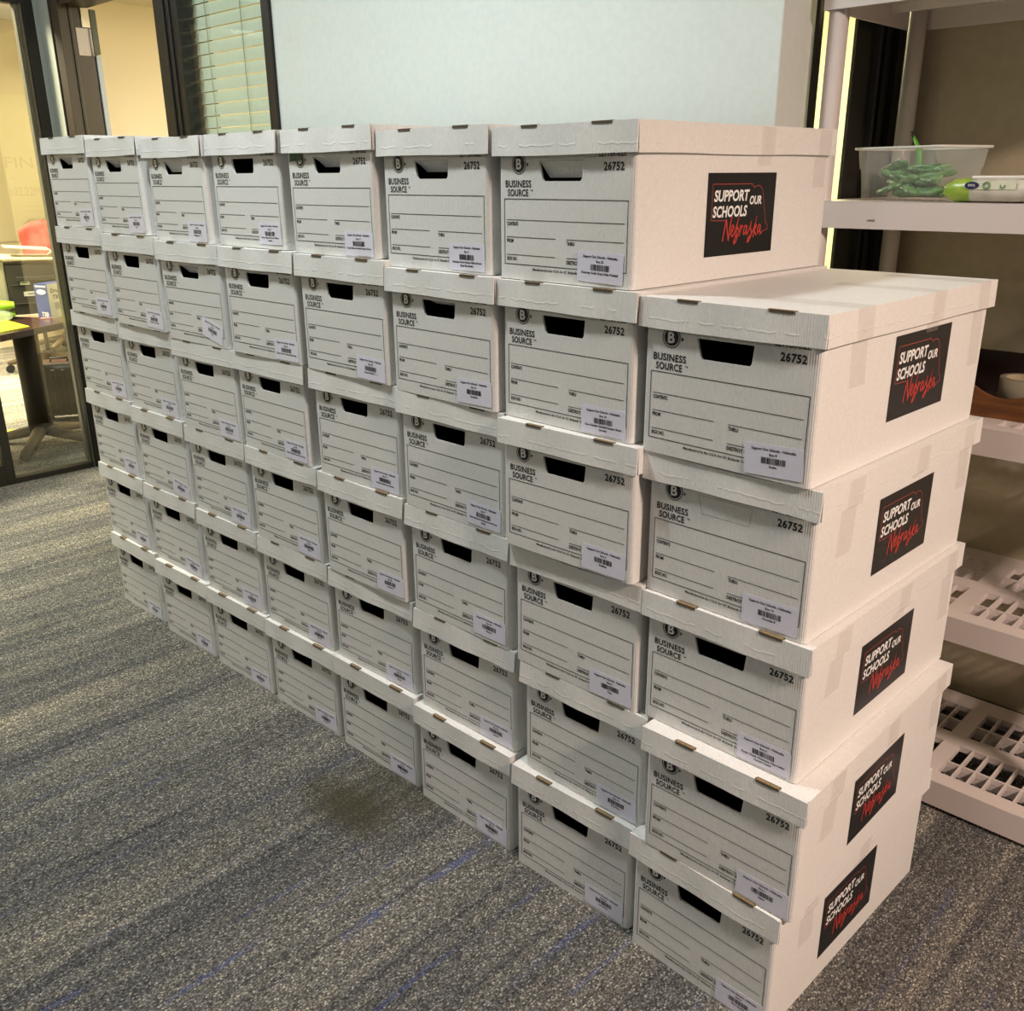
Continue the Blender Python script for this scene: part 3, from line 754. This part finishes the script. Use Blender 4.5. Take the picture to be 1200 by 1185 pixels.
M_lgreen = mat('pale_green_wrap', (.45, .60, .42), .2)
rnd = random.Random(11); pk = None
for i in range(28):
    L = rnd.uniform(.080, .112)
    bm = new(); tube(bm, [(-L / 2, 0, 0), (-L / 2 + .008, 0, .001), (0, 0, .002), (L / 2 - .012, 0, .001), (L / 2, 0, 0)], [.003, .0115, .013, .010, .002], 8, 0, True, (1.3, .6))
    for k in (-.028, .0, .026): tube(bm, [(k, -.0150, .002), (k + .010, -.0150, .002)], .0022, 6, 1)
    lx, ly = rnd.uniform(-.053, .053), rnd.uniform(-.025, .025); lz = .012 + .0021 * i
    cr, sr = math.cos(BR), math.sin(BR)
    o = make('pen_packet', bm, [M_green, M_lgreen]); o.location = (BC[0] + lx * cr - ly * sr, BC[1] + lx * sr + ly * cr, BC[2] + lz)
    o.rotation_euler = (rnd.uniform(-.5, .5), rnd.uniform(-.42, .42) * (1 if i > 5 else .2), BR + rnd.choice((0, .3, -.35, 2.85, 3.4)) + rnd.uniform(-.15, .15))
    tag(o, 'green wrapped pen packet in the pile inside the clear bin', 'pen packet', 'green pen packets in the clear bin')
bm = new(); tube(bm, [(0, 0, 0), (.018, .004, .045), (.022, .004, .075), (.012, 0, .11)], [.004, .006, .006, .003], 10, 0); tube(bm, [(.012, 0, .108), (.007, 0, .122)], [.0035, .003], 8, 1)
o = make('green_marker', bm, [mat('marker_green', (.10, .35, .04), .35), M_black], smooth=True); o.location = (2.405, 1.00, 1.455); o.rotation_euler = (0, -.25, BR)
tag(o, 'green marker with a black tip sticking up out of the clear bin', 'marker')

# pack of wipes
wp = thing('wipes_pack', 'soft green and white pack of wipes beside the clear bin', 'wipes pack', (2.632, .892, 1.428), math.radians(-6))
M_pack = noise_color(mat('pack_film', rough=.3), (.50, .47, .38), (.66, .62, .52), 25, 3, bump=.6, bscale=40)
M_packg = noise_color(mat('pack_green', rough=.3), (.22, .36, .03), (.38, .52, .08), 25, 3, bump=.5, bscale=40)
def pillow(x0, x1, hw, h, taper0, taper1, n=10):
    L = []
    for i in range(n + 1):
        t = i / n; x = x0 + (x1 - x0) * t; s = 1.
        if taper0 and t < .4: s = .55 + .45 * math.sin(t / .4 * PI / 2)
        if taper1 and t > .6: s = .55 + .45 * math.sin((1 - t) / .4 * PI / 2)
        ring = []
        for k in range(16):
            a = 2 * PI * k / 16; c_, s_ = math.cos(a), math.sin(a)
            yy = math.copysign(abs(c_) ** .55, c_) * hw * (.85 + .15 * s); z_ = math.copysign(abs(s_) ** .6, s_) * h / 2 * s
            ring.append((x, yy, h / 2 + z_))
        L.append(ring)
    return L
bm = new(); R_ = loft(bm, pillow(-.100, -.045, .048, .048, True, False)); make('green_end', bm, M_packg, wp)
bm = new(); R_ = loft(bm, pillow(-.045, .092, .048, .048, False, True)); bm.faces.new(R_[-1]); make('wrapper', bm, M_pack, wp)
bm = new(); prism(bm, [(-.050, -.034, .0455), (.068, -.034, .0455), (.080, -.010, .0455), (.080, .034, .0455), (-.050, .034, .0455)], (0, 0, .007)); lidf = make('flip_lid', bm, mat('flip_lid', (.78, .74, .66), .35), wp, .002)
fr = lambda a, b: (a, -.0505 + .02 * max(0, (b - .028)) , b)
bm = new()
def disc(cx, cz, rx, rz, mi, k=0):
    poly(bm, [fr(cx + rx * math.cos(2 * PI * i / 20), cz + rz * math.sin(2 * PI * i / 20)) for i in range(20)], mi)
def annulus(cx, cz, r0, r1, mi, a0=0, a1=20):
    for i in range(a0, a1):
        t0, t1 = 2 * PI * i / 20, 2 * PI * (i + 1) / 20
        poly(bm, [fr(cx + r * math.cos(t), cz + r * math.sin(t)) for r, t in ((r0, t0), (r1, t0), (r1, t1), (r0, t1))], mi)
rect(bm, -.044, .048, .0262, .041, lambda a, b: (a, -.0492, b), 2)
disc(-.040, .034, .015, .0072, 0); annulus(-.010, .0335, .0035, .0048, 1); annulus(-.010, .0335, .0062, .0078, 1); annulus(.022, .0335, .0035, .0055, 1, 9, 21)
text(bm, '99%', -.040, .0315, .005, .015, 'C', 2, lambda a, b: (a, -.0512, b), .01)
for k, z in enumerate((.010, .014, .018, .022)): rect(bm, .074 + .001 * k, .090, z, z + .0012, lambda a, b: (a, -.0500, b), 3)
make('printed_emblems', bm, [mat('navy_print', (.01, .015, .10), .4), mat('green_print', (.05, .20, .05), .4), mat('pale_band', (.72, .74, .56), .4), M_ink], wp, fix=False)

# wooden tray with tape rolls
wt = thing('wooden_tray', 'open brown wooden box with a scooped front on the middle shelf', 'wooden box', (2.505, .945, .968), 0)
M_wood = noise_color(mat('brown_wood', rough=.5), (.10, .035, .010), (.20, .075, .02), 9, 5, (1, 1, 9), bump=.1)
M_woodd = mat('dark_wood', (.035, .016, .012), .5)
bm = new(); W_, D_, T_, Hh = .34, .26, .010, .108
bx(bm, 0, T_, T_, D_, 0, Hh, 0); bx(bm, W_ - T_, W_, T_, D_, 0, Hh); bx(bm, 0, W_, D_ - T_, D_ , 0, Hh); bx(bm, T_, W_ - T_, T_, D_ - T_, 0, .008)
make('side_walls', bm, M_woodd, wt, .001)
bm = new(); pts = [(0, 0, 0), (W_, 0, 0), (W_, 0, .086)]
for i in range(0, 15):
    x = .265 - .17 * i / 14; pts.append((x, 0, .086 - .040 * math.sin(PI * i / 14) ** .8))
pts += [(0, 0, .086)]
prism(bm, pts, (0, T_, 0)); make('front_board', bm, M_wood, wt, .001)
for i, (x, y, z, lb) in enumerate(((2.695, 1.045, .978, 'roll of clear packing tape lying in front inside the wooden box'), (2.78, 1.12, .978, 'roll of clear packing tape behind the first roll in the wooden box'))):
    o = thing('tape_roll', lb, 'tape roll', (x, y, z))
    bm = new()
    def ringtube(r0, r1, h, mi=0):
        n = 28; Rr = []
        for r, zz_ in ((r0, 0), (r1, 0), (r1, h), (r0, h)): Rr.append([bm.verts.new((r * math.cos(2 * PI * k / n), r * math.sin(2 * PI * k / n), zz_)) for k in range(n)])
        for a, b in zip(Rr, Rr[1:] + Rr[:1]):
            for k in range(n): bm.faces.new((a[k], a[(k + 1) % n], b[(k + 1) % n], b[k])).material_index = mi
    ringtube(.0385, .050, .070)
    for f_ in bm.faces: f_.smooth = abs(f_.calc_center_median().z - .035) < .01
    make('tape_winding', bm, mat('tape_film', (.26, .23, .17), .25), o)
    bm = new(); ringtube(.0365, .0384, .070); make('core', bm, mat('tape_core', (.45, .36, .24), .7), o)

# ------------------------------------------------------------------ the office behind the glass
tb = thing('office_table', 'dark wood topped table on a pedestal behind the glass partition', 'table')
M_top = mat('dark_table_top', (.055, .022, .018), .22)
M_leg = mat('dark_pedestal', (.022, .015, .010), .5); M_foot = noise_color(mat('bronze_foot', rough=.45), (.13, .10, .06), (.17, .135, .085), 8)
a = Vector((-2.09, .74)); d = Vector((-.474, .880)).normalized(); nn = Vector((-d.y, d.x))
def tp(s, t): q = a + d * s + nn * t; return (q.x, q.y)
bm = new(); L_ = []
for s, t in ((-1.4, 0), (.10, 0), (.14, .04), (.14, .72), (.10, .76), (-1.4, .76)): L_.append((*tp(s, t), .705))
prism(bm, L_, (0, 0, .035)); make('table_top', bm, M_top, tb, .004)
bm = new(); tube(bm, [(-2.47, .66, .06), (-2.47, .66, .40), (-2.47, .66, .705)], .068, 16); make('pedestal', bm, M_leg, tb)
for q in ((-2.10, .42), (-2.24, .83), (-2.64, .46), (-2.60, .92)):
    bm = new(); v_ = Vector((q[0] + 2.47, q[1] - .66)); 
    tube(bm, [(-2.47, .66, .085), (-2.47 + v_.x * .5, .66 + v_.y * .5, .058), (q[0], q[1], .030)], [.040, .034, .026], 12, 0, True, (1, .9)); make('foot', bm, M_foot, tb)
def sheet(nm, pts, z, lab, m, th=.004):
    bm = new(); prism(bm, [(x, y, z) for x, y in pts], (0, 0, th)); o = make(nm, bm, m); tag(o, lab, 'folder'); return o
M_neon = mat('neon_yellow', (.80, .86, .03), .5)
sheet('yellow_folder', [(-1.93, .30), (-2.055, .555), (-2.40, .555), (-2.36, .16)], .7402, 'bright yellow folder lying on the table near its front edge', M_neon)
sheet('yellow_folder', [(-2.665, .50), (-2.685, .715), (-2.905, .77), (-2.91, .56)], .001, 'bright yellow folder lying on the office carpet under the table', M_neon)
M_lime = noise_color(mat('lime_cloth', rough=.5), (.17, .36, .01), (.32, .55, .03), 12, bump=.3)
for k, (z, dx_, lab) in enumerate(((.7405, 0, 'lower lime green folded packet on the table beside the printer'), (.792, .01, 'upper lime green folded packet on the table beside the printer'))):
    bm = new(); loft(bm, [[(x_, y_ , z_) for x_, y_, z_ in r] for r in pillow(-.10, .10, .07, .050, True, True)]); o = make('green_packet', bm, M_lime); o.location = (-2.50 + dx_, .535, z); o.rotation_euler = (0, 0, 1.25)
    tag(o, lab, 'packet')
bm = new(); loft(bm, pillow(-.06, .06, .05, .06, True, True)); o = make('clear_bag', bm, M_clear); o.location = (-2.36, .51, .7445); o.rotation_euler = (0, 0, 1.1); tag(o, 'crumpled clear plastic bag on the table behind the yellow folder', 'plastic bag')

pr = thing('printer', 'beige and dark grey printer with open paper tray on the table', 'printer', (-2.60, .66, .7405), math.radians(75))
M_pb = mat('printer_beige', (.42, .37, .26), .45); M_pd = mat('printer_dark', (.04, .034, .028), .4)
# local +x runs along the front (towards +Y), local -y is the front facing the glass
bm = new(); bx(bm, -.10, -.002, .004, .36, 0, .315); make('side_panel', bm, M_pb, pr, .012)
bm = new(); bx(bm, 0, .30, 0, .36, 0, .28); bx(bm, .02, .28, -.006, 0, .165, .172); bx(bm, .02, .28, -.006, 0, .06, .066); bx(bm, .05, .26, -.02, 0, .19, .215); make('front_panel', bm, M_pd, pr, .006)
bm = new(); prism(bm, [(-.10, -.01, .315), (.27, -.01, .300), (.31, -.01, .345), (.31, -.01, .357), (.262, -.01, .312), (-.10, -.01, .330)], (0, .36, 0)); make('top_tray', bm, mat('tray_cream', (.62, .56, .42), .4), pr, .003)
bm = new(); prism(bm, [(.02, .05, .375), (.26, .05, .352), (.26, .30, .352), (.02, .30, .375)], (0, 0, .006)); make('paper_tray', bm, mat('tray_cream2', (.66, .60, .46), .4), pr, .002)
bm = new()
for k in range(8): bx(bm, -.104, -.100, .10 + .0, .20, .12 + k * .016, .128 + k * .016)
make('vent', bm, M_black, pr)
for x0, z0, w_, h_, nm in ((.065, .170, .05, .022, 'label'), (.075, .105, .10, .026, 'label')):
    bm = new(); bx(bm, x0, x0 + w_, -.0085, -.0065, z0, z0 + h_); bx(bm, x0 + .2 * w_, x0 + .75 * w_, -.009, -.0085, z0 + .4 * h_, z0 + .6 * h_, 1); make('printer_label', bm, [mat('white_label', (.7, .68, .55), .5), M_ink], pr)

cb = thing('carton', 'blue and white cardboard carton standing on the table in front of the printer', 'carton', (-2.30, .765, .7405), math.radians(112))
M_blue = noise_color(mat('carton_blue', rough=.4), (.03, .05, .19), (.06, .09, .28), 10); M_cw = mat('carton_white', (.62, .60, .52), .5)
bm = new(); vs = bx(bm, 0, .16, 0, .10, 0, .190); bm.faces.ensure_lookup_table()
for f in bm.faces:
    f.material_index = 1 if f.calc_center_median().y < .01 else 0
fb = lambda a_, b_: (a_, -.0006, b_)
text(bm, 'Drum', .02, .140, .022, None, 'L', 2, fb, .02); text(bm, '730', .03, .105, .022, None, 'L', 2, fb, .02); rect(bm, .035, .085, .045, .085, fb, 3)
fl_ = lambda a_, b_: (-.0006, .10 - a_, b_)
text(bm, '730', .03, .008, .024, .05, 'L', 4, fl_, .02); disc_ = [fl_(.05 + .035 * math.cos(t), .145 + .014 * math.sin(t)) for t in [2 * PI * k / 20 for k in range(20)]]; poly(bm, disc_, 4); rect(bm, .01, .09, .172, .180, fl_, 4)
make('carton_body', bm, [M_blue, M_cw, M_ink, mat('grey_print', (.35, .34, .32), .6), mat('pale_print', (.75, .75, .72), .5)], cb, fix=False)
bm = new(); prism(bm, [(-.02, -.045, .0005), (.04, -.03, .0005), (.035, -.008, .0005), (-.015, -.012, .0005)], (0, 0, .004)); o = make('pink_note', bm, mat('pink_paper', (.75, .30, .30), .6)); o.location = (-2.345, .742, .7403); o.rotation_euler = (0, 0, math.radians(62)); tag(o, 'small pink paper slip at the foot of the blue carton', 'paper slip')

# chairs
M_mesh = noise_color(mat('chair_mesh', rough=.7), (.10, .07, .045), (.26, .19, .12), 5, 3, (1, 1, 5)); M_cplast = mat('chair_plastic', (.06, .05, .04), .5)
def chair(label, loc, rz, mback, group):
    t = thing('office_chair', label, 'chair', loc, rz, group)
    for k in range(5):
        an = 2 * PI * k / 5 + .35; c_, s_ = math.cos(an), math.sin(an)
        bm = new(); tube(bm, [(.03 * c_, .03 * s_, .125), (.17 * c_, .17 * s_, .105), (.31 * c_, .31 * s_, .075)], [.03, .026, .018], 10); lg = make('leg', bm, M_foot, t)
        bm = new(); tube(bm, [(.30 * c_ - .022 * s_, .30 * s_ + .022 * c_, .03), (.30 * c_ + .022 * s_, .30 * s_ - .022 * c_, .03)], .03, 14); make('caster', bm, M_black, lg)
    bm = new(); tube(bm, [(0, 0, .06), (0, 0, .17)], .042, 12); make('hub', bm, M_cplast, t)
    bm = new(); tube(bm, [(0, 0, .17), (0, 0, .42)], .016, 10); make('gas_lift', bm, M_alu, t)
    bm = new(); loft(bm, [loop(.23, .23, .42, .08), loop(.25, .25, .45, .09), loop(.25, .25, .485, .09), loop(.22, .22, .50, .08)]); R = bm.verts; 
    bmesh.ops.holes_fill(bm, edges=bm.edges, sides=0); make('seat', bm, mback, t)
    bm = new(); L = []
    for i in range(9):
        tt = i / 8; z = .60 + .55 * tt; w = .235 * (1 - max(0, tt - .55) ** 2 * 2.2) ** .5 if tt < .999 else .12
        y = .27 + .10 * tt
        L.append([(x, y + .35 * x * x * -1 + o_, z) for o_ in (0, .03) for x in ((-w, -w * .5, 0, w * .5, w) if o_ == 0 else (w, w * .5, 0, -w * .5, -w))])
    R = loft(bm, L); bm.faces.new(R[-1]); make('backrest', bm, mback, t)
    bm = new(); tube(bm, [(0, .05, .43), (0, .27, .45), (0, .33, .60), (0, .35, .80)], .018, 8); make('back_bar', bm, M_cplast, t)
    return t
chair('office chair with brown mesh backrest behind the printer', (-4.74, 1.57, 0), math.radians(150), M_mesh, 'office chairs behind the glass')
chair('office chair with pale backrest and red jacket, beyond the printer', (-5.55, 2.05, 0), math.radians(75), mat('chair_cream', (.48, .40, .26), .7), 'office chairs behind the glass')
bm = new(); n_ = 14; G = {}
rnd = random.Random(3)
for i in range(n_ + 1):
    for j in range(7):
        u = i / n_; v = j / 6; G[i, j] = bm.verts.new((-.25 + .5 * u, -.06 + .05 * math.sin(9 * u + 2 * v) + .02 * rnd.random() - .10 * (v - .5) ** 2, (.16 - .30 * abs(u - .35)) * (1 - v) - .16 * v + .015 * math.sin(13 * u)))
for i in range(n_):
    for j in range(6): bm.faces.new([G[i, j], G[i + 1, j], G[i + 1, j + 1], G[i, j + 1]])
o = make('red_jacket', bm, noise_color(mat('red_cloth', rough=.8), (.55, .03, .03), (.85, .10, .08), 8), smooth=True); md = o.modifiers.new('s', 'SOLIDIFY'); md.thickness = .02
o.location = (-5.10, 1.90, 1.03); o.rotation_euler = (0, 0, math.radians(70)); tag(o, 'bright red jacket draped over the farther office chair', 'jacket')

# suitcase
sc_ = thing('suitcase', 'dark ribbed wheeled suitcase standing on the floor under the table', 'suitcase', (-2.93, .99, 0), math.radians(62))
M_case = mat('suitcase_shell', (.035, .028, .02), .35)
bm = new()
L = [loop(.135, .10, .05, .05), loop(.15, .115, .075, .05), loop(.15, .115, .35, .05), loop(.13, .095, .385, .05)]
R = loft(bm, L); bm.faces.new(R[-1])
for x in (-.09, -.03, .03, .09): bx(bm, x - .012, x + .012, -.121, .121, .08, .35)
make('shell', bm, M_case, sc_, .003)
bm = new(); tube(bm, [(-.05, 0, .385), (-.05, 0, .405), (.05, 0, .405), (.05, 0, .385)], .008, 8); make('handle', bm, M_black, sc_)
bm = new(); bx(bm, -.152, .152, -.006, .006, .07, .37); make('zip_band', bm, M_alu, sc_)
for x in (-.11, .11):
    for y in (-.07, .07):
        bm = new(); tube(bm, [(x - .015, y, .025), (x + .015, y, .025)], .025, 12); bx(bm, x - .012, x + .012, y - .012, y + .012, .03, .06); make('wheel', bm, M_black, sc_)

# whiteboard with faint writing on the far office wall
wb = thing('whiteboard', 'large whiteboard with faint grey writing on the far yellow office wall', 'whiteboard', (-6.2, 2.1, 0))
bm = new(); bx(bm, .001, .02, -.95, .55, .95, 2.2); make('board', bm, mat('board', (.84, .77, .52), .35), wb)
fm = lambda a_, b_: (.021, a_, b_)
M_faint = mat('faint_marker', (.73, .645, .42), .6)
bm = new(); text(bm, 'FIN', -.115, 1.585, .095, .24, 'L', 0, fm, 0); make('writing', bm, M_faint, wb, fix=False)
bm = new(); text(bm, '102.22M', -.11, 1.345, .075, .26, 'L', 0, fm, 0); make('writing', bm, M_faint, wb, fix=False)
bm = new(); rect(bm, -.10, -.05, 1.50, 1.506, fm, 0)
for z in (1.25, 1.21, 1.15): rect(bm, -.02, .16, z, z + .004, fm, 0)
make('writing', bm, M_faint, wb, fix=False)

# ------------------------------------------------------------------ light
def area(name, loc, size, power, color, rot=(0, 0, 0), sy=None, spread=PI):
    L = bpy.data.lights.new(name, 'AREA'); L.energy = power; L.color = color; L.size = size
    if sy: L.shape = 'RECTANGLE'; L.size_y = sy
    L.spread = spread
    o = bpy.data.objects.new(name, L); C.objects.link(o); o.location = loc; o.rotation_euler = rot; return o
area('hall_lamp', (-.9, -.62, 2.93), .22, 30, (.93, 1., .97), sy=.22)
area('hall_lamp', (1.35, -.58, 2.93), .20, 33, (.92, 1., .99), sy=.20)
area('hall_lamp', (-.3, -2.8, 2.93), .6, 10, (.95, 1., 1.), sy=.6)
area('hall_lamp', (2.6, -3.2, 2.93), .6, 12, (.95, 1., 1.), sy=.6)
area('hall_lamp', (5.2, -.45, 2.75), .35, 174, (1., .77, .64), sy=.35)
area('office_lamp', (-2.45, -.35, 2.79), .5, 255, (1., .88, .62), sy=.6)
area('office_lamp', (-4.4, 1.0, 2.79), 1.0, 120, (1., .84, .58), sy=1.0, spread=1.5)
area('inner_lamp', (-.4, 2.0, 2.39), .8, 76, (1., .87, .70), sy=.8)
area('inner_lamp', (1.3, 2.4, 2.39), .8, 72, (1., .93, .52), sy=.8)
w = bpy.data.worlds.new('world'); scene.world = w; w.use_nodes = True
w.node_tree.nodes['Background'].inputs[0].default_value = (.92, .93, .90, 1); w.node_tree.nodes['Background'].inputs[1].default_value = .045

# ------------------------------------------------------------------ camera
cam = bpy.data.cameras.new('camera'); co = bpy.data.objects.new('camera', cam); C.objects.link(co)
cam.sensor_width = 36; cam.sensor_fit = 'HORIZONTAL'; cam.lens = 32.771; cam.clip_start = .02
co.location = (3.31538, -1.25812, 1.48828)
right, fwd, up = Vector((.71818, .69582, -.00747)), Vector((-.65771, .67526, -.33384)), Vector((-.22725, .24467, .9426))
M = Matrix((right, up, -fwd)).transposed(); co.rotation_euler = M.to_euler()
scene.camera = co
vs_ = scene.view_settings; vs_.view_transform = 'Standard'; vs_.look = 'None'; vs_.gamma = 1; vs_.exposure = 0
